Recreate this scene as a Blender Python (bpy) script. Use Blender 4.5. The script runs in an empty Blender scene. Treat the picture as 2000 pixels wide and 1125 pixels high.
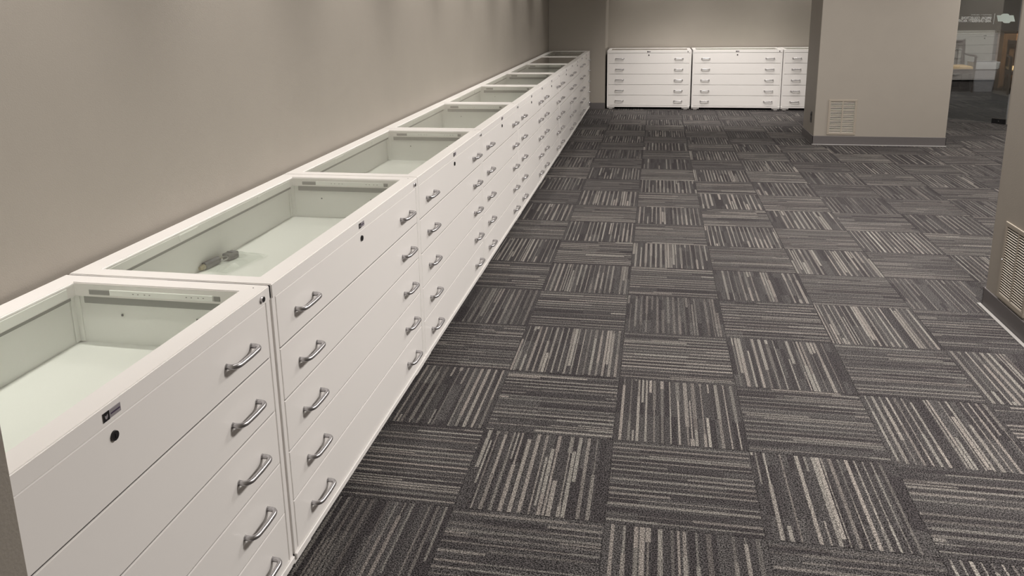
import bpy, bmesh, math, random
from mathutils import Vector, Matrix
R = math.radians
sc = bpy.context.scene
col = sc.collection
random.seed(7)

# ------------------------------------------------------------------ camera
CAM = Vector((0.1282, -2.1972, 1.6311))
pitch, yaw, roll = 0.2300, 0.1855, -0.0164
cp, sp, cy, sy, cr, sr = math.cos(pitch), math.sin(pitch), math.cos(yaw), math.sin(yaw), math.cos(roll), math.sin(roll)
fwd = Vector((-sy * cp, cy * cp, -sp)); rt = Vector((cy, sy, 0)); up = rt.cross(fwd)
r2 = rt * cr + up * sr; u2 = up * cr - rt * sr
cam_d = bpy.data.cameras.new('camera'); cam = bpy.data.objects.new('camera', cam_d); col.objects.link(cam)
m = Matrix((r2, u2, -fwd)).transposed().to_4x4(); m.translation = CAM
cam.matrix_world = m
cam_d.sensor_width = 36; cam_d.lens = 1517.4552 * 36 / 2000
cam_d.shift_y = -201.48 / 2000
cam_d.clip_start = 0.02; cam_d.clip_end = 60
sc.camera = cam

# ------------------------------------------------------------------ exposure, world, lights
sc.view_settings.view_transform = 'Standard'; sc.view_settings.look = 'None'
sc.view_settings.gamma = 1.0; sc.view_settings.use_curve_mapping = False
sc.view_settings.exposure = 0.05
w = bpy.data.worlds.new('world'); sc.world = w; w.use_nodes = True
w.node_tree.nodes['Background'].inputs[0].default_value = (1, 0.95, 0.88, 1)
w.node_tree.nodes['Background'].inputs[1].default_value = 0.02

CEIL = 2.75
WARM = (1.0, 0.95, 0.90)
def spot(x, y, power, angle, blend=0.6, rad=0.05, color=WARM, tilt=(0, 0), z=CEIL - 0.02):
    d = bpy.data.lights.new('downlight', 'SPOT'); d.energy = power; d.spot_size = R(angle); d.spot_blend = blend
    d.shadow_soft_size = rad; d.color = color
    o = bpy.data.objects.new('downlight', d); col.objects.link(o); o.location = (x, y, z); o.rotation_euler = (R(tilt[0]), R(tilt[1]), 0)
def area(x, y, power, sx, sy_, color=WARM, z=CEIL - 0.03):
    d = bpy.data.lights.new('ceiling_panel', 'AREA'); d.energy = power; d.shape = 'RECTANGLE'; d.size = sx; d.size_y = sy_; d.color = color
    o = bpy.data.objects.new('ceiling_panel', d); col.objects.link(o); o.location = (x, y, z)
# wall washers along the left wall: a tight beam and a weak wide spill from each
for y in (-1.15, -0.45, 0.70, 1.90, 3.11, 4.15, 5.12, 6.33, 7.53, 8.80):  # nearest lamp added to brighten the near cabinet tops
    spot(-1.27, y, 40 if y > -1 else 26, 54, 1.0, 0.03, tilt=(0, 11))
    if y < 7: spot(-1.18, y, 29, 120, 1.0, 0.06)
# wall washers over the back run of cabinets, plus added fill spots
for x in (0.1, 1.2, 2.3):
    spot(x, 10.28, 62, 90, 0.9, 0.05, tilt=(12, 0))
    spot(x + 0.2, 8.9, 62, 115, 1.0, 0.08)  # added fill over the floor before the back run
for x in (0.55, 1.25): spot(x, 7.9, 165, 74, 0.9, 0.08, tilt=(34, 0))  # added angled fill aimed at the back cabinet fronts
# unseen area lights added to fill the open floor and cabinet fronts
for x, y, p in ((1.75, 0.45, 126), (1.75, 3.1, 88), (1.4, 4.9, 50), (3.8, 3.6, 30), (4.6, 6.2, 76)):
    area(x, y, p, 0.6, 0.6)
# unseen light added to brighten the room behind the glass
area(5.4, 11.3, 130, 0.6, 0.6, (1, 0.96, 0.9), z=2.6)

# ------------------------------------------------------------------ materials
def nt(name):
    m = bpy.data.materials.new(name); m.use_nodes = True; t = m.node_tree; t.nodes.clear()
    out = t.nodes.new('ShaderNodeOutputMaterial'); return m, t, out
def pbr(name, color, rough=0.5, metal=0.0, noise=0.0, nscale=40, bump=0.0, bscale=200, spec=0.5, coat=0.0):
    m, t, out = nt(name)
    b = t.nodes.new('ShaderNodeBsdfPrincipled'); t.links.new(b.outputs[0], out.inputs[0])
    b.inputs['Base Color'].default_value = (*color, 1); b.inputs['Roughness'].default_value = rough
    b.inputs['Metallic'].default_value = metal; b.inputs['Specular IOR Level'].default_value = spec
    b.inputs['Coat Weight'].default_value = coat
    tc = t.nodes.new('ShaderNodeTexCoord')
    if noise:
        n = t.nodes.new('ShaderNodeTexNoise'); n.inputs['Scale'].default_value = nscale; n.inputs['Detail'].default_value = 4
        t.links.new(tc.outputs['Object'], n.inputs['Vector'])
        mx = t.nodes.new('ShaderNodeMix'); mx.data_type = 'RGBA'
        mx.inputs['A'].default_value = (*[c * (1 - noise) for c in color], 1); mx.inputs['B'].default_value = (*[min(1, c * (1 + noise)) for c in color], 1)
        t.links.new(n.outputs['Fac'], mx.inputs['Factor']); t.links.new(mx.outputs['Result'], b.inputs['Base Color'])
    if bump:
        n = t.nodes.new('ShaderNodeTexNoise'); n.inputs['Scale'].default_value = bscale; n.inputs['Detail'].default_value = 3
        t.links.new(tc.outputs['Object'], n.inputs['Vector'])
        bp = t.nodes.new('ShaderNodeBump'); bp.inputs['Strength'].default_value = bump; bp.inputs['Distance'].default_value = 0.002
        t.links.new(n.outputs['Fac'], bp.inputs['Height']); t.links.new(bp.outputs['Normal'], b.inputs['Normal'])
    return m
def glassy(name, tint, refl=None, rough=0.0, rcol=(1, 1, 1)):
    """thin glass: clear transmission with a mirror reflection (Fresnel, or a coated fixed share)"""
    m, t, out = nt(name)
    tr = t.nodes.new('ShaderNodeBsdfTransparent'); tr.inputs[0].default_value = (*tint, 1)
    gl = t.nodes.new('ShaderNodeBsdfGlossy'); gl.inputs['Roughness'].default_value = rough; gl.inputs['Color'].default_value = (*rcol, 1)
    mx = t.nodes.new('ShaderNodeMixShader')
    if refl is None:
        f = t.nodes.new('ShaderNodeFresnel'); f.inputs[0].default_value = 1.45; t.links.new(f.outputs[0], mx.inputs[0])
    else: mx.inputs[0].default_value = refl
    t.links.new(tr.outputs[0], mx.inputs[1]); t.links.new(gl.outputs[0], mx.inputs[2]); t.links.new(mx.outputs[0], out.inputs[0])
    return m

M = {}
M['wall'] = pbr('wall_paint', (0.322, 0.293, 0.256), 0.6, noise=0.03, nscale=6, bump=0.25, bscale=260, spec=0.3)
M['end_wall'] = M['wall']
M['ceiling'] = pbr('ceiling_tile', (0.62, 0.60, 0.56), 0.9, noise=0.05, nscale=90)
M['base'] = pbr('rubber_base', (0.115, 0.105, 0.105), 0.5, noise=0.05)
M['strip'] = pbr('edge_strip', (0.55, 0.54, 0.52), 0.5)
M['strip_dull'] = pbr('edge_strip_dull', (0.26, 0.25, 0.24), 0.6)
M['white'] = pbr('white_enamel', (0.80, 0.775, 0.752), 0.32, noise=0.012, nscale=3, spec=0.5)
M['white_in'] = pbr('white_enamel_inside', (0.87, 0.875, 0.84), 0.5)
M['steel'] = pbr('satin_steel', (0.50, 0.49, 0.50), 0.36, metal=1.0)
M['alu'] = pbr('grey_gasket', (0.25, 0.255, 0.24), 0.6)  # grey of the painted overhang shade, also of the rail slots
M['rail_dark'] = pbr('dark_rail', (0.24, 0.24, 0.23), 0.5)
M['black'] = pbr('black_plastic', (0.012, 0.012, 0.013), 0.25)
M['dark'] = pbr('dark_gap', (0.03, 0.03, 0.03), 0.8)
M['plate'] = pbr('grey_plate', (0.33, 0.31, 0.33), 0.35, metal=0.3)
M['plate_dark'] = pbr('plate_print', (0.05, 0.03, 0.07), 0.5)
M['vent'] = pbr('vent_enamel', (0.34, 0.30, 0.25), 0.45)
M['vent_slat'] = pbr('vent_slat_enamel', (0.74, 0.68, 0.59), 0.45)
M['glass'] = glassy('display_glass', (0.945, 0.968, 0.945))
M['door_glass'] = glassy('mirrored_door_glass', (0.66, 0.67, 0.66), 0.27, 0.0)
M['vinyl'] = pbr('white_vinyl', (0.90, 0.91, 0.90), 0.6)
M['mint'] = pbr('mint_vinyl', (0.76, 0.88, 0.83), 0.6)
M['wood_dark'] = pbr('dark_wood', (0.035, 0.023, 0.018), 0.35, noise=0.3, nscale=12)
M['wood'] = pbr('brown_wood', (0.22, 0.12, 0.06), 0.4, noise=0.45, nscale=9)
M['tan'] = pbr('tan_cushion', (0.55, 0.38, 0.18), 0.8, noise=0.12, nscale=60)
M['bin'] = pbr('grey_bin_plastic', (0.30, 0.30, 0.33), 0.5)
M['liner'] = pbr('clear_liner', (0.62, 0.63, 0.66), 0.35)
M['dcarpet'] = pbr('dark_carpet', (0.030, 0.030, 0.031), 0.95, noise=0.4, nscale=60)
M['slab'] = pbr('floor_slab', (0.04, 0.038, 0.04), 0.95)
M['brass'] = pbr('brass', (0.45, 0.40, 0.27), 0.4, metal=0.2)
M['gunmetal'] = pbr('grey_zinc', (0.12, 0.12, 0.125), 0.35, metal=0.15)
M['film'] = glassy('bag_film', (0.90, 0.92, 0.90), 0.16, 0.12)

# carpet: stripes across u, running along v, each tile seeded by its object (or by a mesh attribute on the joined field)
def carpet():
    m, t, out = nt('striped_carpet'); N = t.nodes.new; L = t.links.new
    def math_(op, a, b=None, c=None):
        n = N('ShaderNodeMath'); n.operation = op
        for i, v in enumerate((a, b, c)):
            if v is None: continue
            if isinstance(v, (int, float)): n.inputs[i].default_value = v
            else: L(v, n.inputs[i])
        return n.outputs[0]
    def wn(*v):
        n = N('ShaderNodeTexWhiteNoise'); n.noise_dimensions = '3D'; c = N('ShaderNodeCombineXYZ')
        for i, x in enumerate(v):
            if isinstance(x, (int, float)): c.inputs[i].default_value = x
            else: L(x, c.inputs[i])
        L(c.outputs[0], n.inputs['Vector']); return n.outputs['Value']
    def ramp(x, a, b): 
        n = N('ShaderNodeMapRange'); n.clamp = True; n.inputs['From Min'].default_value = a; n.inputs['From Max'].default_value = b
        L(x, n.inputs['Value']); return n.outputs['Result']
    uv = N('ShaderNodeUVMap'); uv.uv_map = 'UVMap'; s = N('ShaderNodeSeparateXYZ'); L(uv.outputs[0], s.inputs[0]); u, v = s.outputs[0], s.outputs[1]
    oi = N('ShaderNodeObjectInfo'); at = N('ShaderNodeAttribute'); at.attribute_name = 'tile_seed'
    seed = math_('MULTIPLY', math_('ADD', oi.outputs['Random'], at.outputs['Fac']), 37.7)
    tc = N('ShaderNodeTexCoord'); geo = N('ShaderNodeNewGeometry')
    wob = N('ShaderNodeTexNoise'); wob.inputs['Scale'].default_value = 320; wob.inputs['Detail'].default_value = 2; L(geo.outputs['Position'], wob.inputs['Vector'])
    uw = math_('ADD', u, math_('MULTIPLY', math_('SUBTRACT', wob.outputs['Fac'], 0.5), 0.012))
    un = math_('MULTIPLY', uw, math_('ADD', 27.0, math_('MULTIPLY', math_('FLOOR', math_('MULTIPLY', wn(seed, 8.1, 1.5), 3.0)), 4.0))); cell = math_('FLOOR', un); fr_ = math_('FRACT', un)
    odd = math_('MODULO', cell, 2.0)
    r0 = wn(cell, seed, 1.3)
    segp = math_('FLOOR', math_('ADD', math_('MULTIPLY', v, math_('ADD', 0.6, math_('MULTIPLY', wn(cell, seed, 9.1), 1.4))), wn(cell, seed, 4.7)))
    r1 = wn(cell, segp, math_('ADD', seed, 2.2)); r2_ = wn(cell, segp, math_('ADD', seed, 7.9))
    tone = wn(seed, 3.3, 5.5)                       # how strongly a tile is striped
    thr_odd = math_('GREATER_THAN', math_('ADD', math_('MULTIPLY', r0, 0.75), math_('MULTIPLY', r1, 0.25)), 0.22)
    thr_even = math_('GREATER_THAN', math_('ADD', math_('MULTIPLY', r0, 0.45), math_('MULTIPLY', r1, 0.55)), 0.80)
    pres = math_('ADD', math_('MULTIPLY', odd, thr_odd), math_('MULTIPLY', math_('SUBTRACT', 1.0, odd), thr_even))
    wid = math_('ADD', 0.14, math_('MULTIPLY', r2_, 0.34))                  # half width of the stripe in its cell
    pres = math_('MULTIPLY', pres, ramp(math_('SUBTRACT', wid, math_('ABSOLUTE', math_('SUBTRACT', fr_, 0.5))), -0.05, 0.05))
    inner = math_('GREATER_THAN', math_('ABSOLUTE', math_('SUBTRACT', v, 0.5)), 0.493)
    pres = math_('MULTIPLY', pres, math_('SUBTRACT', 1.0, inner))
    stren = math_('MULTIPLY', math_('ADD', 0.25, math_('MULTIPLY', r1, 0.70)), math_('ADD', 0.42, math_('MULTIPLY', tone, 0.66)))
    stripe = math_('MULTIPLY', pres, stren)
    # fine ribs in the stripes
    rib = math_('SINE', math_('MULTIPLY', uw, 2 * math.pi * 111)); rib = math_('ADD', 0.86, math_('MULTIPLY', rib, 0.14))
    stripe = math_('MULTIPLY', stripe, rib)
    # pile speckle
    sp1 = N('ShaderNodeTexNoise'); sp1.inputs['Scale'].default_value = 230; sp1.inputs['Detail'].default_value = 3; L(geo.outputs['Position'], sp1.inputs['Vector'])
    sp = ramp(sp1.outputs['Fac'], 0.42, 0.60)
    dark = N('ShaderNodeMix'); dark.data_type = 'RGBA'; dark.inputs['A'].default_value = (0.005, 0.0048, 0.005, 1); dark.inputs['B'].default_value = (0.090, 0.084, 0.086, 1); L(sp, dark.inputs['Factor'])
    lite = N('ShaderNodeMix'); lite.data_type = 'RGBA'; lite.inputs['A'].default_value = (0.11, 0.102, 0.096, 1); lite.inputs['B'].default_value = (0.40, 0.375, 0.345, 1); L(sp, lite.inputs['Factor'])
    gtone = N('ShaderNodeMix'); gtone.data_type = 'RGBA'; gtone.blend_type = 'MULTIPLY'; gtone.inputs['Factor'].default_value = 1
    gcol = N('ShaderNodeMix'); gcol.data_type = 'RGBA'; gcol.inputs['A'].default_value = (0.72, 0.68, 0.70, 1); gcol.inputs['B'].default_value = (1.32, 1.32, 1.28, 1)
    L(wn(math_('FLOOR', math_('MULTIPLY', uw, 23.0)), math_('FLOOR', math_('ADD', math_('MULTIPLY', v, 1.7), seed)), seed), gcol.inputs['Factor']); L(dark.outputs['Result'], gtone.inputs['A']); L(gcol.outputs['Result'], gtone.inputs['B'])
    # a few stripes carry a warmer or greener yarn
    hue = N('ShaderNodeMix'); hue.data_type = 'RGBA'; hue.inputs['A'].default_value = (1.03, 0.985, 0.97, 1); hue.inputs['B'].default_value = (0.98, 1.0, 0.98, 1); L(wn(cell, segp, seed), hue.inputs['Factor'])
    lh = N('ShaderNodeMix'); lh.data_type = 'RGBA'; lh.blend_type = 'MULTIPLY'; lh.inputs['Factor'].default_value = 1; L(lite.outputs['Result'], lh.inputs['A']); L(hue.outputs['Result'], lh.inputs['B'])
    mx = N('ShaderNodeMix'); mx.data_type = 'RGBA'; L(stripe, mx.inputs['Factor']); L(gtone.outputs['Result'], mx.inputs['A']); L(lh.outputs['Result'], mx.inputs['B'])
    b = N('ShaderNodeBsdfPrincipled'); b.inputs['Roughness'].default_value = 0.95; b.inputs['Specular IOR Level'].default_value = 0.15
    L(mx.outputs['Result'], b.inputs['Base Color'])
    bp = N('ShaderNodeBump'); bp.inputs['Strength'].default_value = 0.6; bp.inputs['Distance'].default_value = 0.002
    L(math_('ADD', sp1.outputs['Fac'], math_('MULTIPLY', stripe, 0.6)), bp.inputs['Height']); L(bp.outputs['Normal'], b.inputs['Normal'])
    L(b.outputs[0], out.inputs[0]); return m
M['carpet'] = carpet()

# ------------------------------------------------------------------ helpers
def bx(bm, x0, x1, y0, y1, z0, z1, bev=0.0, seg=1):
    r = bmesh.ops.create_cube(bm, size=1.0); vs = r['verts']
    for v in vs:
        v.co = Vector(((x0 + x1) / 2 + v.co.x * (x1 - x0), (y0 + y1) / 2 + v.co.y * (y1 - y0), (z0 + z1) / 2 + v.co.z * (z1 - z0)))
    if bev:
        es = list({e for v in vs for e in v.link_edges})
        bmesh.ops.bevel(bm, geom=es, offset=bev, segments=seg, affect='EDGES', profile=0.5)
def cyl(bm, p0, p1, r0, r1=None, n=20):
    p0, p1 = Vector(p0), Vector(p1); d = p1 - p0; r1 = r0 if r1 is None else r1
    mt = Matrix.Translation((p0 + p1) / 2) @ d.to_track_quat('Z', 'Y').to_matrix().to_4x4()
    bmesh.ops.create_cone(bm, cap_ends=True, segments=n, radius1=r0, radius2=r1, depth=d.length, matrix=mt)
def tube(bm, pts, r, n=10, flat=1.0):
    pts = [Vector(p) for p in pts]; rings = []
    for i, p in enumerate(pts):
        t = (pts[min(i + 1, len(pts) - 1)] - pts[max(i - 1, 0)]).normalized()
        a = Vector((0, 0, 1)); s = t.cross(a)
        if s.length < 1e-4: s = Vector((1, 0, 0))
        s.normalize(); a = s.cross(t).normalized()
        rr = r[i] if isinstance(r, (list, tuple)) else r
        rings.append([bm.verts.new(p + s * math.cos(2 * math.pi * k / n) * rr * flat + a * math.sin(2 * math.pi * k / n) * rr) for k in range(n)])
    for a, b in zip(rings, rings[1:]):
        for k in range(n): bm.faces.new((a[k], a[(k + 1) % n], b[(k + 1) % n], b[k]))
    bm.faces.new(rings[0][::-1]); bm.faces.new(rings[-1])
def obj(name, bm, mat, parent=None, smooth=False, loc=(0, 0, 0), rotz=0.0):
    bmesh.ops.recalc_face_normals(bm, faces=bm.faces)
    me = bpy.data.meshes.new(name); bm.to_mesh(me); bm.free()
    me.materials.append(mat)
    if smooth:
        for p in me.polygons: p.use_smooth = True
        try: me.set_sharp_from_angle(angle=R(35))
        except Exception: pass
    o = bpy.data.objects.new(name, me); col.objects.link(o); o.location = loc; o.rotation_euler = (0, 0, rotz)
    if parent: o.parent = parent
    return o
def box(name, dims, mat, parent=None, bev=0.0, seg=1):
    bm = bmesh.new(); bx(bm, *dims, bev, seg); return obj(name, bm, mat, parent)
def struct(o): o['kind'] = 'structure'; return o
def thing(name, label, cat, loc=(0, 0, 0), rotz=0.0, group=None):
    o = bpy.data.objects.new(name, None); col.objects.link(o); o.location = loc; o.rotation_euler = (0, 0, rotz)
    o['label'] = label; o['category'] = cat
    if group: o['group'] = group
    return o
def copy_part(ch, parent):
    c = ch.copy(); col.objects.link(c); c.parent = parent
    for g in [k for k in KIDS.get(ch.name, [])]: copy_part(g, c)
    return c
KIDS = {}
def index_kids():
    KIDS.clear()
    for o in bpy.data.objects:
        if o.parent: KIDS.setdefault(o.parent.name, []).append(o)

# ------------------------------------------------------------------ structure
XL = -1.530            # left wall
YE = 9.905             # short end wall beyond the run
YB = 10.56             # back wall behind the second run
XR = 6.2
YN = -3.4
_a = math.radians(43.2); GU = Vector((math.cos(_a), -math.sin(_a), 0))     # glass line
GA = Vector((4.574, 8.754, 0)) - GU * 0.69
GN = Vector((-math.sin(_a), -math.cos(_a), 0))                                    # towards the camera's room
def gp(s, z=0.0, n=0.0): p = GA + GU * s + GN * n; return Vector((p.x, p.y, z))

struct(box('wall_left', (XL - 0.15, XL, YN, YE + 0.8, -0.05, CEIL), M['wall']))
struct(box('wall_end', (XL, -0.655, YE, YB + 0.15, -0.05, CEIL), M['wall'], bev=0.004))
struct(box('wall_back', (-0.655, 3.05, YB, YB + 0.15, -0.05, CEIL), M['wall']))
struct(box('wall_near', (XL, -0.438, YN, -1.664, -0.05, CEIL), M['wall'], bev=0.003))
struct(box('wall_right', (XR, XR + 0.15, YN, 7.6, -0.05, CEIL), M['wall']))
struct(box('wall_rear', (XL - 0.15, XR + 0.15, YN - 0.15, YN, -0.05, CEIL), M['wall']))
struct(box('ceiling', (XL - 0.15, 9.0, YN - 0.15, 13.4, CEIL, CEIL + 0.1), M['ceiling']))
slab = struct(box('floor', (XL - 0.1, XR + 0.1, YN, YB + 0.1, -0.06, -0.008), M['slab']))

def column(name, x0, x1, y0, y1):
    o = struct(box(name, (x0, x1, y0, y1, 0.0, CEIL), M['wall'], bev=0.004))
    return o
column('wall_pier_middle', 1.905, 3.300, 7.050, 7.715)
column('wall_pier_right', 1.902, 3.297, 1.42, 2.146)
def baseboard(name, x0, x1, y0, y1, h=0.098, t=0.008):
    bm = bmesh.new()
    bx(bm, x0 - t, x1 + t, y0 - t, y0, 0, h, 0.002); bx(bm, x0 - t, x1 + t, y1, y1 + t, 0, h, 0.002)
    bx(bm, x0 - t, x0, y0 - t, y1 + t, 0, h, 0.002); bx(bm, x1, x1 + t, y0 - t, y1 + t, 0, h, 0.002)
    struct(obj(name, bm, M['base']))
baseboard('baseboard_pier_middle', 1.905, 3.300, 7.050, 7.715)
baseboard('baseboard_pier_right', 1.902, 3.297, 1.42, 2.146)
struct(box('trim_1', (1.89, 3.31, 7.024, 7.040, 0.0005, 0.004), M['strip'], bev=0.001))
struct(box('trim_2', (1.872, 1.892, 1.42, 2.16, 0.0005, 0.004), M['strip_dull'], bev=0.001))
struct(box('baseboard_end', (-0.889, -0.655, YE - 0.008, YE, 0, 0.098), M['base'], bev=0.002))
struct(box('baseboard_near', (-0.438, -0.430, YN, -1.664, 0, 0.098), M['base'], bev=0.002))
struct(box('baseboard_right', (XR - 0.008, XR, YN, 7.0, 0, 0.098), M['base'], bev=0.002))
# slanted partition: wall on both sides of the glass door
def slanted(name, s0, s1, mat, z0=-0.05, z1=CEIL, th=0.12):
    bm = bmesh.new(); vs = []
    for z in (z0, z1):
        for s, n in ((s0, 0.0), (s1, 0.0), (s1, -th), (s0, -th)):
            vs.append(bm.verts.new(gp(s, z, n)))
    for f in ((0, 1, 2, 3), (4, 5, 6, 7), (0, 1, 5, 4), (1, 2, 6, 5), (2, 3, 7, 6), (3, 0, 4, 7)): bm.faces.new([vs[i] for i in f])
    return struct(obj(name, bm, mat))
slanted('wall_partition_left', -1.78, -0.235, M['wall'])
slanted('wall_partition_right', 0.705, 2.95, M['wall'])
slanted('trim_3', -0.235, 0.705, M['wall'], 2.25, CEIL, 0.12)

# carpet tiles
TILE_Y = {-1: -0.5, 0: 0.0, 1: .492, 2: 1.0, 3: 1.510, 4: 2.022, 5: 2.515, 6: 3.014, 7: 3.507, 8: 4.008, 9: 4.510, 10: 4.993, 11: 5.497, 12: 6.0, 13: 6.497,
          14: 6.965, 15: 7.410, 16: 7.873, 17: 8.343, 18: 8.831, 19: 9.31, 20: 9.80, 21: 10.3, 22: 10.8}
def ty(r): return TILE_Y[r] if r in TILE_Y else 0.5 * r
def tile_faces(bm, uvl, x0, x1, y0, y1, along_x, top=0.0, th=0.007, c=0.0011, g=0.0002):
    x0 += g; x1 -= g; y0 += g; y1 -= g
    lo = [bm.verts.new((x, y, top - th)) for x, y in ((x0, y0), (x1, y0), (x1, y1), (x0, y1))]
    mi = [bm.verts.new((x, y, top - c * 0.8)) for x, y in ((x0, y0), (x1, y0), (x1, y1), (x0, y1))]
    hi = [bm.verts.new((x, y, top)) for x, y in ((x0 + c, y0 + c), (x1 - c, y0 + c), (x1 - c, y1 - c), (x0 + c, y1 - c))]
    fs = [bm.faces.new(hi)]
    for a, b in ((lo, mi), (mi, hi)):
        for k in range(4): fs.append(bm.faces.new((a[k], a[(k + 1) % 4], b[(k + 1) % 4], b[k])))
    for f in fs:
        for lp in f.loops:
            a = (lp.vert.co.x - x0) / (x1 - x0); b = (lp.vert.co.y - y0) / (y1 - y0)
            lp[uvl].uv = (b, a) if along_x else (a, b)
    return fs
protos = {}
for ax in (True, False):
    bm = bmesh.new(); uvl = bm.loops.layers.uv.new('UVMap'); tile_faces(bm, uvl, -0.25, 0.25, -0.25, 0.25, ax)
    me = bpy.data.meshes.new('carpet_tile'); bm.to_mesh(me); bm.free(); me.materials.append(M['carpet']); protos[ax] = me
piers = ((1.905, 3.3, 7.05, 7.715), (1.902, 3.297, 1.42, 2.146))
cells = []
for r in range(-7, 22):
    for c in range(-4, 13):
        x0, x1, y0, y1 = 0.5 * c, 0.5 * c + 0.5, ty(r), ty(r + 1)
        cx_, cy_ = (x0 + x1) / 2, (y0 + y1) / 2
        if x1 < XL or y0 > YB: continue
        if y1 > YE and x1 < -0.6: continue
        if (Vector((cx_, cy_, 0)) - GA).dot(GN) < -0.45: continue          # beyond the slanted partition
        v = Vector((cx_, cy_, 0)) - CAM; depth = v.dot(fwd)
        vis = False
        for px_, py_ in ((x0, y0), (x1, y0), (x0, y1), (x1, y1), (cx_, cy_)):
            q = Vector((px_, py_, 0)) - CAM; d = q.dot(fwd)
            if d > 0.2:
                X = 1517.46 * q.dot(r2) / d; Y = 361 - 1517.46 * q.dot(u2) / d
                if abs(X) < 1010 and 0 < Y < 1140: vis = True
        if cx_ < -1.0 or (cx_ > 2.0 and 1.4 < cy_ < 2.1 ) or (cx_ > 5.3) or (cx_ > 2.2 and cy_ < 2.1) or (cx_ > 3.2 and cy_ < 3.2): vis = False
        cells.append((not vis, depth, c, r, x0, x1, y0, y1))
cells.sort()
field = bmesh.new(); fuv = field.loops.layers.uv.new('UVMap'); fseed = field.faces.layers.float.new('tile_seed'); nt_ = 0
for hid, depth, c, r, x0, x1, y0, y1 in cells:
    ax = (c + r) % 2 == 0
    if not hid and nt_ < 298:
        o = bpy.data.objects.new('carpet_tile', protos[ax]); col.objects.link(o); o.parent = slab
        o.location = ((x0 + x1) / 2, (y0 + y1) / 2, random.uniform(-0.0006, 0.0004)); o.scale = (1, (y1 - y0) / 0.5, 1); nt_ += 1
    else:
        for f in tile_faces(field, fuv, x0, x1, y0, y1, ax): f[fseed] = random.random()
fo = obj('carpet_field', field, M['carpet'], slab); fo['kind'] = 'stuff'

# ------------------------------------------------------------------ display cabinets
D = 0.620; H = 0.899
ZB = (0.857, 0.699, 0.538, 0.376, 0.216, 0.057)
def handle_mesh():
    bm = bmesh.new(); h = 0.060; pts = []; rr = []
    prof = [(0.0, -h), (0.013, -h), (0.0200, -h + 0.002), (0.0255, -h + 0.007), (0.0285, -h + 0.014), (0.0295, -h + 0.022)]
    for d, x in prof: pts.append((x, -d, 0)); rr.append(0.0068)
    pts.append((0, -0.0305, 0)); rr.append(0.0069)
    for d, x in reversed(prof): pts.append((-x, -d, 0)); rr.append(0.0068)
    tube(bm, pts, rr, 10)
    for s in (-1, 1): cyl(bm, (s * h, 0, 0), (s * h, -0.003, 0), 0.0078, 0.0062, 14)
    bmesh.ops.recalc_face_normals(bm, faces=bm.faces)
    me = bpy.data.meshes.new('handle'); bm.to_mesh(me); bm.free(); me.materials.append(M['steel'])
    for p in me.polygons: p.use_smooth = True
    return me
HANDLE = handle_mesh()
def mesh_child(name, me, parent, loc):
    o = bpy.data.objects.new(name, me); col.objects.link(o); o.parent = parent; o.location = loc; return o
def frame_z(bm, x0, x1, y0, y1, ix0, ix1, iy0, iy1, z0, z1, bev=0.002):
    """flat rectangular ring with a bevelled rim"""
    o = [(x0, y0), (x1, y0), (x1, y1), (x0, y1)]; i = [(ix0, iy0), (ix1, iy0), (ix1, iy1), (ix0, iy1)]
    V = {}
    for nm, ring in (('o', o), ('i', i)):
        for z in (z0, z1): V[nm, z] = [bm.verts.new((a, b, z)) for a, b in ring]
    for k in range(4):
        j = (k + 1) % 4
        bm.faces.new((V['o', z1][k], V['o', z1][j], V['i', z1][j], V['i', z1][k]))
        bm.faces.new((V['o', z0][k], V['i', z0][k], V['i', z0][j], V['o', z0][j]))
        bm.faces.new((V['o', z0][k], V['o', z0][j], V['o', z1][j], V['o', z1][k]))
        bm.faces.new((V['i', z0][k], V['i', z1][k], V['i', z1][j], V['i', z0][j]))
    if bev:
        es = [e for e in bm.edges if abs(e.verts[0].co.z - z1) < 1e-6 and abs(e.verts[1].co.z - z1) < 1e-6 and
              ((e.verts[0] in V['o', z1] and e.verts[1] in V['o', z1]) or (e.verts[0] in V['i', z1] and e.verts[1] in V['i', z1]))]
        es += [e for e in bm.edges if e.verts[0] in V['o', z0] + V['o', z1] and e.verts[1] in V['o', z0] + V['o', z1] and abs(e.verts[0].co.z - e.verts[1].co.z) > 1e-4]
        bmesh.ops.bevel(bm, geom=es, offset=bev, segments=2, affect='EDGES')

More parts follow.
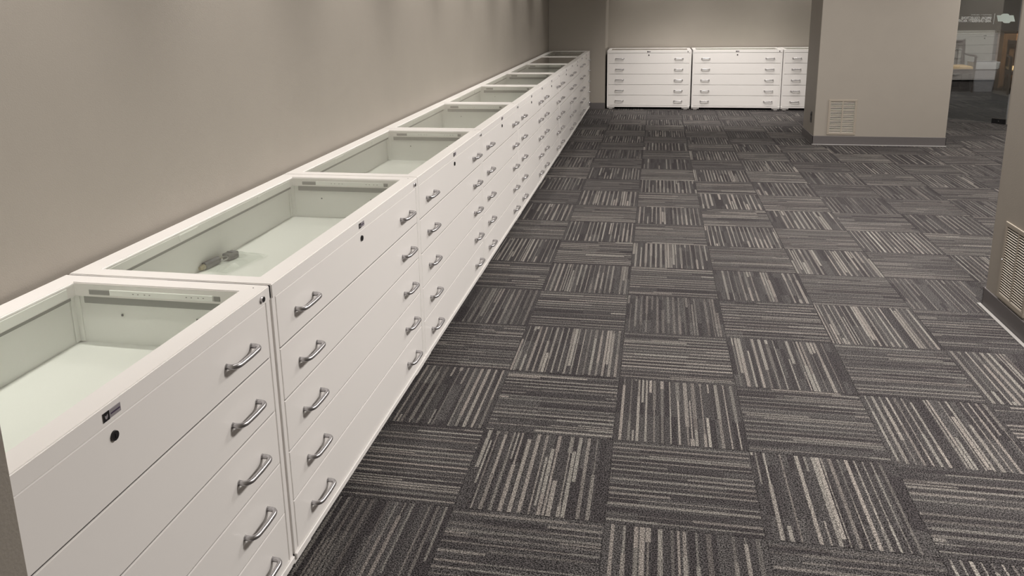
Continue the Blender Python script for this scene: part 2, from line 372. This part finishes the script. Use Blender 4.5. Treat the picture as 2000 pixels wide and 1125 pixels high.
def make_cabinet(W, g0=0.003, g1=0.003):
    """front at y=0 facing -y, width along x from 0 to W"""
    root = thing('display_cabinet', 'white display cabinet', 'cabinet')
    a, b = g0, W - g1
    st = 0.022                                                # stile width
    bm = bmesh.new()                                          # body: sides, back, stiles, rails
    bx(bm, a, a + 0.02, 0.0, D, 0.036, H - 0.002, 0.0015); bx(bm, b - 0.02, b, 0.0, D, 0.036, H - 0.002, 0.0015)
    bx(bm, a + 0.02, b - 0.02, D - 0.012, D, 0.036, 0.86)
    bx(bm, a + 0.02, b - 0.02, 0.050, 0.058, 0.06, 0.858)    # panel behind the drawer fronts
    bx(bm, a + 0.018, a + st + 0.004, 0.003, 0.02, 0.05, 0.86, 0.001); bx(bm, b - st - 0.004, b - 0.018, 0.003, 0.02, 0.05, 0.86, 0.001)
    obj('body', bm, M['white'], root)
    if g1 > 0.004: box('filler_strip', (b, b + 0.0075, 0.010, 0.5, 0.05, H - 0.008), M['white'], root)
    bm = bmesh.new(); bx(bm, a, b, -0.006, 0.30, 0.034, 0.055, 0.002)
    obj('base_rail', bm, M['white'], root)
    ix0, ix1, iy0, iy1 = 0.055, W - 0.058, 0.058, 0.553
    bm = bmesh.new(); frame_z(bm, a, b, -0.003, D, ix0, ix1, iy0, iy1, ZB[0] + 0.0025, H, 0.0025)
    obj('top_frame', bm, M['white'], root)
    bm = bmesh.new(); bx(bm, ix0 - 0.012, ix1 + 0.012, iy0 - 0.012, iy1 + 0.012, H - 0.0075, H - 0.0035)
    gl = bmesh.new(); bmesh.ops.create_grid(gl, x_segments=1, y_segments=1, size=0.5)
    for v in gl.verts: v.co = Vector(((ix0 + ix1) / 2 + v.co.x * (ix1 - ix0 - 0.001), (iy0 + iy1) / 2 + v.co.y * (iy1 - iy0 - 0.001), H - 0.004))
    bm.free(); obj('glass_pane', gl, M['glass'], root)
    # tray inside: floor, four walls
    tx0, tx1, ty0, ty1, tz = ix0 - 0.022, ix1 + 0.022, iy0 - 0.03, iy1 + 0.025, 0.712
    bm = bmesh.new()
    bx(bm, tx0, tx1, ty0, ty1, tz - 0.004, tz)
    bx(bm, tx0, tx1, ty1, ty1 + 0.003, tz, ZB[0]); bx(bm, tx0, tx1, ty0 - 0.003, ty0, tz, ZB[0])
    bx(bm, tx0 - 0.003, tx0, ty0, ty1, tz, ZB[0]); bx(bm, tx1, tx1 + 0.003, ty0, ty1, tz, ZB[0])
    tray = obj('display_tray', bm, M['white_in'], root)
    for x, xa in ((tx0 + 0.001, tx0 + 0.001), (tx1 - 0.019, tx1 - 0.004)):          # angle posts in the two rear corners
        bm = bmesh.new()
        bx(bm, x, x + 0.018, ty1 - 0.004, ty1 - 0.001, tz + 0.002, ZB[0] - 0.002); bx(bm, xa, xa + 0.003, ty1 - 0.02, ty1 - 0.003, tz + 0.002, ZB[0] - 0.002)
        obj('corner_post', bm, M['white_in'], tray)
    for x in (tx0 + 0.0005, tx1 - 0.004):
        for y in (ty0 + 0.17, ty0 + 0.40): box('shelf_peg', (x, x + 0.0035, y, y + 0.006, tz + 0.085, tz + 0.091), M['gunmetal'], tray, 0.001)
    # rails holding the glass, just under the frame; grey strips paint in overhang shade
    bm = bmesh.new()
    bx(bm, ix0 + 0.02, ix1 - 0.03, iy1 - 0.002, iy1 + 0.012, 0.862, H - 0.010, 0.001)
    bx(bm, W * 0.32, W * 0.40, iy1 - 0.006, iy1 - 0.001, 0.866, H - 0.012, 0.001)
    bx(bm, W * 0.72, W * 0.735, iy1 - 0.006, iy1 - 0.001, 0.866, H - 0.012, 0.001)
    obj('glass_rail', bm, M['white_in'], root)
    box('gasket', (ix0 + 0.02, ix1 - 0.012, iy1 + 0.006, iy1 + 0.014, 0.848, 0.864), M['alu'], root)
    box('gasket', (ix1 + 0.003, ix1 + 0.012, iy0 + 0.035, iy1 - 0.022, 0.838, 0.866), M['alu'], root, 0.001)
    sr_ = box('slide_rail', (ix1 - 0.004, ix1 + 0.003, iy0 + 0.075, iy1 - 0.11, 0.866, 0.882), M['white_in'], root, 0.0008)
    bm = bmesh.new()
    for q in (0.10, 0.115, 0.135, 0.15, 0.26, 0.275, 0.295, 0.31): bx(bm, ix1 - 0.0045, ix1 - 0.0035, iy0 + q, iy0 + q + 0.004, 0.873, 0.8755)
    o_ = obj('rail_slots', bm, M['alu'], sr_); o_['kind'] = 'stuff'
    box('rail_end', (ix1 - 0.002, ix1 + 0.004, iy1 - 0.108, iy1 - 0.045, 0.866, 0.880), M['rail_dark'], root, 0.0008)
    box('rail_end', (ix1 - 0.002, ix1 + 0.004, iy0 + 0.055, iy0 + 0.073, 0.866, 0.880), M['rail_dark'], root, 0.0008)
    # drawers
    for k in range(5):
        z1, z0 = ZB[k] - 0.002, ZB[k + 1] + 0.002
        bm = bmesh.new(); bx(bm, a + st + 0.0015, b - st - 0.0015, 0.0, 0.0055, z0, z1, 0.0022, 2)
        bx(bm, a + st + 0.03, b - st - 0.03, 0.060, D - 0.05, z0 + 0.01, min(z1 - 0.03, 0.70))
        dr = obj('drawer', bm, M['white'], root)
        zc = (z0 + z1) / 2 - 0.003
        mesh_child('handle', HANDLE, dr, (0.195, 0, zc)); mesh_child('handle', HANDLE, dr, (W - 0.180, 0, zc))
        if k == 0:
            bm = bmesh.new(); cyl(bm, (W / 2, 0.001, 0.826), (W / 2, -0.004, 0.826), 0.0105, 0.0098, 24)
            bx(bm, W / 2 - 0.0012, W / 2 + 0.0012, -0.0048, -0.0035, 0.8215, 0.8305)
            obj('drawer_lock', bm, M['black'], dr, True)
            bm = bmesh.new(); bmesh.ops.create_uvsphere(bm, u_segments=8, v_segments=6, radius=0.0012)
            bm.free()
    # maker's plate on the header
    bm = bmesh.new(); bx(bm, W / 2 - 0.026, W / 2 + 0.024, -0.0042, -0.0028, 0.8675, 0.8855, 0.0005)
    pl = obj('name_plate', bm, M['plate'], root)
    bm = bmesh.new(); bx(bm, W / 2 - 0.0262, W / 2 - 0.009, -0.0047, -0.004, 0.8673, 0.8857)
    obj('plate_panel', bm, M['black'], pl)
    bm = bmesh.new()                                          # small pale emblem, a notched leaf
    pts = [(-0.0045, 0.004), (-0.001, 0.0015), (0.0035, 0.0045), (0.0035, -0.001), (0.0005, -0.005), (-0.003, -0.004), (-0.0045, 0)]
    fv = [bm.verts.new((W / 2 - 0.0175 + p[0], -0.0050, 0.8765 + p[1])) for p in pts]; f = bm.faces.new(fv)
    e = bmesh.ops.extrude_face_region(bm, geom=[f]); [setattr(v, 'co', v.co + Vector((0, 0.0004, 0))) for v in e['geom'] if isinstance(v, bmesh.types.BMVert)]
    obj('plate_emblem', bm, M['plate'], pl)
    bm = bmesh.new(); bx(bm, W / 2 - 0.005, W / 2 + 0.021, -0.0046, -0.004, 0.8745, 0.8775)
    obj('plate_stripe', bm, M['plate_dark'], pl)
    # lid lock: bright barrel at the far end of the header
    bm = bmesh.new(); cyl(bm, (W - 0.052, -0.002, 0.877), (W - 0.052, -0.010, 0.877), 0.0088, 0.0082, 22)
    lk = obj('lid_lock', bm, M['steel'], root, True)
    bm = bmesh.new(); cyl(bm, (W - 0.052, -0.0098, 0.877), (W - 0.052, -0.0112, 0.877), 0.0066, 0.0060, 18)
    obj('lock_core', bm, M['black'], lk, True)
    bm = bmesh.new(); cyl(bm, (W - 0.030, 0.030, H - 0.0002), (W - 0.030, 0.030, H + 0.0006), 0.0022, 0.0018, 10)
    obj('screw', bm, M['gunmetal'], root)
    for x0, x1 in ((a + 0.002, a + 0.115), (b - 0.115, b - 0.002)):
        for y0, y1 in ((0.004, 0.05), (D - 0.06, D - 0.014)):
            bm = bmesh.new(); bx(bm, x0, x1, y0, y1, 0.016, 0.035, 0.001); bx(bm, x0 + 0.03, x1 - 0.03, y0 + 0.012, y1 - 0.012, 0.0, 0.017, 0.001)
            obj('foot', bm, M['white'], root)
    return root
XF = -0.889
seams = [-1.644, -0.3639, 0.9731, 2.2673, 3.5209, 4.7897, 6.057, 7.325, 8.592, 9.860]
proto_w = {}
LAB = ['large white glass-topped drawer cabinet nearest the camera, cut by the left frame edge',
       'white glass-topped drawer cabinet holding a small bag of hardware under its glass',
       'third white glass-topped cabinet from the camera in the run along the left wall',
       'fourth white glass-topped cabinet from the camera in the run along the left wall'] + [''] * 5
LAB[4] = 'middle one of the nine white glass-topped cabinets along the left wall'
LAB[5] = 'fourth white glass-topped cabinet counting from the far end of the left wall run'
LAB[6] = 'third white glass-topped cabinet counting from the far end of the left wall run'
LAB[7] = 'white glass-topped cabinet next to the last one at the far end of the left wall'
LAB[8] = 'last white glass-topped cabinet of the left wall run, against the dark end wall'
def place_cabinet(W, loc, rotz, label, group, g0=0.003, g1=0.003):
    key = (round(W, 4), g0, g1)
    if key not in proto_w:
        r = make_cabinet(W, g0, g1); proto_w[key] = r; index_kids(); first = True
    else:
        src = proto_w[key]; r = src.copy(); col.objects.link(r)
        for ch in KIDS[src.name]: copy_part(ch, r)
    r.location = loc; r.rotation_euler = (0, 0, rotz); r['label'] = label; r['group'] = group
    return r
LEFTG = 'white display cabinets along the left wall'
for k in range(9):
    g0, g1 = (0.003, 0.0055) if k == 0 else (0.003, 0.0015) if k == 1 else (0.0015, 0.0015)
    place_cabinet(seams[k + 1] - seams[k], (XF + random.uniform(-0.001, 0.001), seams[k], 0), R(90), LAB[k], LEFTG, g0, g1)
BACKG = 'white display cabinets against the back wall'
YF = 9.915
place_cabinet(1.262, (-0.628, YF, 0), 0, 'leftmost white glass-topped cabinet on the back wall, beside the dark end wall', BACKG, 0.003, 0.006)
place_cabinet(1.300, (0.652, YF, 0), 0, 'white glass-topped cabinet in the middle of the three on the back wall', BACKG, 0.003, 0.003)
place_cabinet(1.300, (1.956, YF, 0), 0, 'white back wall cabinet half hidden behind the grey pier', BACKG, 0.003, 0.003)

# ------------------------------------------------------------------ bag of hardware in the second cabinet
bag = thing('hardware_bag', 'small clear plastic bag of metal lock parts under the cabinet glass', 'bag', (-1.432, 0.285, 0.7125), R(-12))
bm = bmesh.new()
random.seed(3)
n = 9; rows = []
for i in range(n + 1):
    row = []
    for j in range(7):
        x = -0.03 + 0.14 * j / 6 + random.uniform(-.003, .003); y = -0.10 + 0.22 * i / n + random.uniform(-.004, .004)
        e = 1 - max(abs(j - 3) / 3, abs(i - n / 2) / (n / 2)) ** 2
        row.append(bm.verts.new((x, y, 0.003 + 0.028 * max(0, e) + random.uniform(0, .007))))
    rows.append(row)
for i in range(n):
    for j in range(6): bm.faces.new((rows[i][j], rows[i][j + 1], rows[i + 1][j + 1], rows[i + 1][j]))
obj('bag_film', bm, M['film'], bag, False)
bm = bmesh.new(); cyl(bm, (-0.010, -0.075, 0.012), (-0.012, 0.000, 0.014), 0.0145, 0.0135, 14); obj('lock_barrel', bm, M['gunmetal'], bag, True)
bm = bmesh.new(); cyl(bm, (-0.008, -0.098, 0.011), (-0.010, -0.076, 0.011), 0.007, 0.011, 10); obj('brass_tip', bm, M['brass'], bag, True)
bm = bmesh.new()
tube(bm, [(0.0 + 0.016 * math.cos(t), 0.012 + 0.016 * math.sin(t), 0.016 + 0.003 * math.sin(t)) for t in [k * 2 * math.pi / 20 for k in range(21)]], 0.0025, 6)
obj('ring', bm, M['steel'], bag, True)
bm = bmesh.new(); bx(bm, -0.024, 0.012, 0.030, 0.082, 0.002, 0.026, 0.003); bx(bm, -0.020, 0.008, 0.052, 0.060, 0.025, 0.029, 0.001); obj('bracket', bm, M['gunmetal'], bag)
bm = bmesh.new(); bx(bm, -0.030, -0.012, -0.008, 0.024, 0.012, 0.018, 0.001); obj('brass_clip', bm, M['brass'], bag)

# ------------------------------------------------------------------ return air vents on the piers
def make_vent(label, loc, rotz):
    """front faces -y; 0.305 wide, 0.40 tall, origin at the lower left corner on the wall"""
    v = thing('air_vent', label, 'vent', loc, rotz, 'return air vents low on the piers')
    Wv, Hv = 0.305, 0.402; fr = 0.024
    bm = bmesh.new()
    bx(bm, 0, Wv, -0.008, 0, 0, fr, 0.002); bx(bm, 0, Wv, -0.008, 0, Hv - fr, Hv, 0.002)
    bx(bm, 0, fr, -0.008, 0, fr, Hv - fr, 0.002); bx(bm, Wv - fr, Wv, -0.008, 0, fr, Hv - fr, 0.002)
    obj('vent_frame', bm, M['vent'], v)
    box('mullion', (Wv / 2 - 0.006, Wv / 2 + 0.006, -0.0075, 0, fr, Hv - fr), M['vent'], v, 0.001)
    box('backing', (fr, Wv - fr, -0.0008, -0.0002, fr, Hv - fr), M['black'], v)
    bm = bmesh.new()
    w2 = Wv / 2 - 0.006 - fr
    vs = [bm.verts.new(p) for p in ((0, -0.0070, 0.0), (w2, -0.0070, 0.0), (w2, -0.0028, 0.0034), (0, -0.0028, 0.0034), (0, -0.0064, -0.0012), (w2, -0.0064, -0.0012), (w2, -0.0024, 0.0023), (0, -0.0024, 0.0023))]
    for f in ((0, 1, 2, 3), (7, 6, 5, 4), (0, 4, 5, 1), (1, 5, 6, 2), (2, 6, 7, 3), (3, 7, 4, 0)): bm.faces.new([vs[i] for i in f])
    me = bpy.data.meshes.new('slat'); bmesh.ops.recalc_face_normals(bm, faces=bm.faces); bm.to_mesh(me); bm.free(); me.materials.append(M['vent_slat'])
    n = 27; p = (Hv - 2 * fr) / n
    for k in range(n):
        for x in (fr, Wv / 2 + 0.006): mesh_child('slat', me, v, (x, 0, fr + 0.003 + k * p))
    for x, z in ((0.012, Hv / 2), (Wv - 0.012, Hv / 2)):
        bm = bmesh.new(); cyl(bm, (x, -0.007, z), (x, -0.0105, z), 0.0035, 0.0025, 10); obj('screw', bm, M['steel'], v)
make_vent('beige louvred vent on the front of the middle grey pier', (2.045, 7.050, 0.113), 0)
make_vent('beige louvred vent on the grey pier at the right edge', (1.902, 1.995, 0.110), R(-90))
sw = thing('wall_outlet', 'narrow black outlet low on the left side of the middle pier', 'outlet', (1.905, 7.245, 0.29))
box('cover', (-0.006, 0, -0.035, 0.035, -0.065, 0.065), M['black'], sw, 0.002)
bm = bmesh.new()
for z in (-0.025, 0.025): bx(bm, -0.0085, -0.0055, -0.016, 0.016, z - 0.014, z + 0.014, 0.002)
obj('socket', bm, M['dark'], sw)

# ------------------------------------------------------------------ glass door with mirrored lettering
door = bpy.data.objects.new('door_1', None); col.objects.link(door); door['kind'] = 'structure'
ang = math.atan2(GU.y, GU.x)
door.location = gp(-0.23); door.rotation_euler = (0, 0, ang)          # local x along the glass, local -y towards the camera's room
DX = 0.23
box('glass_panel', (0.0, DX + 0.690, 0.0, 0.010, 0.006, 2.24), M['door_glass'], door)
bm = bmesh.new(); bx(bm, DX + 0.530, DX + 0.692, -0.012, 0.022, 0.001, 0.062, 0.002)
pf = obj('patch_fitting', bm, M['black'], door)
bm = bmesh.new(); cyl(bm, (DX + 0.615, -0.011, 0.034), (DX + 0.615, -0.0145, 0.034), 0.006, 0.005, 12)
obj('pivot_screw', bm, M['steel'], pf, True)
def prism(name, pts, y0, y1, mat, parent):
    bm = bmesh.new(); A_ = [bm.verts.new((p[0], y0, p[1])) for p in pts]; B_ = [bm.verts.new((p[0], y1, p[1])) for p in pts]
    bm.faces.new(A_); bm.faces.new(B_[::-1])
    for i in range(len(pts)): j = (i + 1) % len(pts); bm.faces.new((A_[i], A_[j], B_[j], B_[i]))
    return obj(name, bm, mat, parent)
prism('emblem', [(DX + p[0], p[1]) for p in ((.434, 1.378), (.478, 1.378), (.492, 1.390), (.508, 1.398), (.556, 1.398), (.572, 1.391), (.580, 1.378), (.628, 1.378), (.654, 1.301), (.603, 1.301), (.596, 1.288),
      (.584, 1.281), (.538, 1.281), (.520, 1.288), (.510, 1.301), (.456, 1.301))], -0.0016, -0.0002, M['mint'], door)
prism('divider', [(DX + .403, 1.268), (DX + .407, 1.268), (DX + .411, 1.40), (DX + .407, 1.40)], -0.0012, -0.0002, M['vinyl'], door)
def lettering(body, size, z, x_right, bold=0.0, mat='vinyl', space=1.0, sx=1.0):
    c = bpy.data.curves.new('lettering', 'FONT'); c.body = body; c.size = size; c.extrude = 0.0004; c.offset = bold; c.space_character = space; c.align_x = 'LEFT'
    c.materials.append(M[mat]); c.resolution_u = 3
    o = bpy.data.objects.new('lettering', c); col.objects.link(o); o.parent = door
    o.location = (x_right, -0.0008, z); o.rotation_euler = (R(90), 0, R(180)); o.scale = (sx, 1, 1)
lettering('SPECIAL COLLECTIONS', 0.0455, 1.3275, DX + .375, 0.0016, space=1.06, sx=0.74)
lettering('AND UNIVERSITY ARCHIVES', 0.0455, 1.2905, DX + .373, 0.0016, space=1.06, sx=0.74)
lettering('UNIVERSITY LIBRARIES', 0.020, 1.376, DX + .372, 0.0, space=1.25, sx=1.0)

# ------------------------------------------------------------------ room behind the glass
def poly_floor(name, pts, z0, z1, mat):
    bm = bmesh.new(); A_ = [bm.verts.new((p[0], p[1], z0)) for p in pts]; B_ = [bm.verts.new((p[0], p[1], z1)) for p in pts]
    bm.faces.new(A_[::-1]); bm.faces.new(B_)
    for i in range(len(pts)): j = (i + 1) % len(pts); bm.faces.new((A_[i], A_[j], B_[j], B_[i]))
    return struct(obj(name, bm, mat))
p0, p1 = gp(-1.9, 0, -0.02), gp(3.0, 0, -0.02)
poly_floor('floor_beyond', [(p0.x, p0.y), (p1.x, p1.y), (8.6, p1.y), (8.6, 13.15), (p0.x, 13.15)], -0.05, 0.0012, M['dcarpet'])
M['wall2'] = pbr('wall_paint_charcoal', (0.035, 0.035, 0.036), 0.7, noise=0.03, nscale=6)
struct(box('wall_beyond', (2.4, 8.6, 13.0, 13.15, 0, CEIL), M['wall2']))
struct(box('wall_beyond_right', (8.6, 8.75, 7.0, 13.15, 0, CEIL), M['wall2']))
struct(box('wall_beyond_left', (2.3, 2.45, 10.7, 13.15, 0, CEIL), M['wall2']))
M['panel'] = pbr('light_grey_panel', (0.34, 0.345, 0.33), 0.6)
struct(box('trim_4', (2.45, 5.94, 12.972, 13.0, 0.14, 1.03), M['panel'], bev=0.003))
struct(box('baseboard_beyond', (2.4, 8.6, 12.965, 13.0, 0.001, 0.14), M['black'], bev=0.002))

# waste bin
bn = thing('waste_bin', 'grey plastic waste bin with a clear liner behind the glass door', 'bin', (5.70, 12.66, 0.002))
def rrect(w, d, r, n=4):
    out = []
    for cx_, cy_, a0 in ((w / 2 - r, d / 2 - r, 0), (-w / 2 + r, d / 2 - r, 90), (-w / 2 + r, -d / 2 + r, 180), (w / 2 - r, -d / 2 + r, 270)):
        for k in range(n + 1): a = R(a0 + 90 * k / n); out.append((cx_ + r * math.cos(a), cy_ + r * math.sin(a)))
    return out
def loft(bm, prof, cap0=True, cap1=False):
    rings = [[bm.verts.new((x, y, z)) for x, y in rrect(w, d, r)] for w, d, r, z in prof]
    for a, b in zip(rings, rings[1:]):
        for k in range(len(a)): bm.faces.new((a[k], a[(k + 1) % len(a)], b[(k + 1) % len(a)], b[k]))
    if cap0: bm.faces.new(rings[0][::-1])
    if cap1: bm.faces.new(rings[-1])
bm = bmesh.new(); loft(bm, [(0.30, 0.22, 0.03, 0), (0.40, 0.27, 0.035, 0.47), (0.43, 0.29, 0.04, 0.475), (0.435, 0.295, 0.04, 0.50), (0.415, 0.28, 0.035, 0.50), (0.29, 0.21, 0.03, 0.01)], True, True)
obj('bin_body', bm, M['bin'], bn, True)
bm = bmesh.new(); loft(bm, [(0.425, 0.285, 0.04, 0.395), (0.432, 0.292, 0.04, 0.44), (0.442, 0.302, 0.04, 0.50), (0.440, 0.300, 0.04, 0.508), (0.41, 0.275, 0.04, 0.504)], False, False)
for v in bm.verts: v.co.z += random.uniform(-.008, .008) if v.co.z < 0.42 else random.uniform(-.002, .003)
obj('bin_liner', bm, M['liner'], bn, True)

# armchairs
def armchair(label, loc, rotz):
    c = thing('armchair', label, 'chair', loc, rotz, 'wooden armchairs behind the glass door')
    W_, Dp = 0.52, 0.50
    bm = bmesh.new(); loft(bm, [(W_ - 0.07, Dp - 0.06, 0.04, 0.385), (W_ - 0.04, Dp - 0.03, 0.05, 0.405), (W_ - 0.05, Dp - 0.04, 0.05, 0.435), (W_ - 0.12, Dp - 0.12, 0.05, 0.448)], True, True)
    obj('seat_cushion', bm, M['tan'], c, True)
    box('seat_rail', (-W_ / 2 + 0.02, W_ / 2 - 0.02, -Dp / 2 + 0.01, Dp / 2 - 0.01, 0.325, 0.388), M['wood_dark'], c, 0.006)
    for sx in (-1, 1):
        bm = bmesh.new(); tube(bm, [(sx * (W_ / 2 - 0.02), -Dp / 2 + 0.03, 0), (sx * (W_ / 2 - 0.02), -Dp / 2 + 0.025, 0.35), (sx * (W_ / 2 - 0.015), -Dp / 2 + 0.035, 0.60)], [0.017, 0.022, 0.018], 8); obj('front_leg', bm, M['wood_dark'], c, True)
        bm = bmesh.new(); tube(bm, [(sx * (W_ / 2 - 0.04), Dp / 2 + 0.03, 0), (sx * (W_ / 2 - 0.04), Dp / 2 - 0.02, 0.40), (sx * (W_ / 2 - 0.04), Dp / 2 + 0.05, 0.88)], [0.016, 0.021, 0.016], 8); obj('back_leg', bm, M['wood_dark'], c, True)
        bm = bmesh.new(); tube(bm, [(sx * (W_ / 2 - 0.015), -Dp / 2 + 0.01, 0.605), (sx * (W_ / 2 - 0.005), -Dp / 2 + 0.10, 0.622), (sx * (W_ / 2 - 0.01), 0.05, 0.617), (sx * (W_ / 2 - 0.035), Dp / 2 + 0.015, 0.63)], [0.018, 0.021, 0.018, 0.014], 8, 1.3); obj('arm', bm, M['wood_dark'], c, True)
    box('top_rail', (-W_ / 2 + 0.04, W_ / 2 - 0.04, Dp / 2 + 0.025, Dp / 2 + 0.055, 0.80, 0.87), M['wood_dark'], c, 0.008)
    for x in (-0.12, -0.04, 0.04, 0.12):
        bm = bmesh.new(); bx(bm, x - 0.012, x + 0.012, Dp / 2 - 0.005, Dp / 2 + 0.015, 0.40, 0.81, 0.003)
        for v in bm.verts: v.co.y += (v.co.z - 0.40) * 0.06
        obj('back_slat', bm, M['wood_dark'], c)
    return c
armchair('dark wooden armchair with tan seat left of the grey waste bin', (5.225, 12.62, 0.0015), R(0))
armchair('dark wooden armchair with tan seat in front of the brown cabinet', (6.20, 12.30, 0.0015), R(-12))
ck = thing('wooden_cabinet', 'brown wooden cabinet with panelled front against the far room wall', 'cabinet', (6.34, 12.81, 0.0015))
box('case', (-0.36, 0.36, -0.12, 0.14, 0.05, 1.0), M['wood'], ck, 0.004)
box('cabinet_top', (-0.38, 0.38, -0.14, 0.15, 1.0, 1.025), M['wood_dark'], ck, 0.004)
for x0, x1 in ((-0.34, -0.01), (0.01, 0.34)):
    dd = box('cabinet_door', (x0, x1, -0.135, -0.12, 0.08, 0.97), M['wood'], ck, 0.004)
    box('door_panel', (x0 + 0.05, x1 - 0.05, -0.139, -0.134, 0.14, 0.91), M['wood'], dd, 0.006)
    bm = bmesh.new(); xk = x1 - 0.025 if x0 < 0 else x0 + 0.025; cyl(bm, (xk, -0.134, 0.55), (xk, -0.155, 0.55), 0.007, 0.010, 10); obj('knob', bm, M['brass'], dd, True)
box('plinth', (-0.35, 0.35, -0.10, 0.13, 0.0, 0.05), M['wood_dark'], ck)
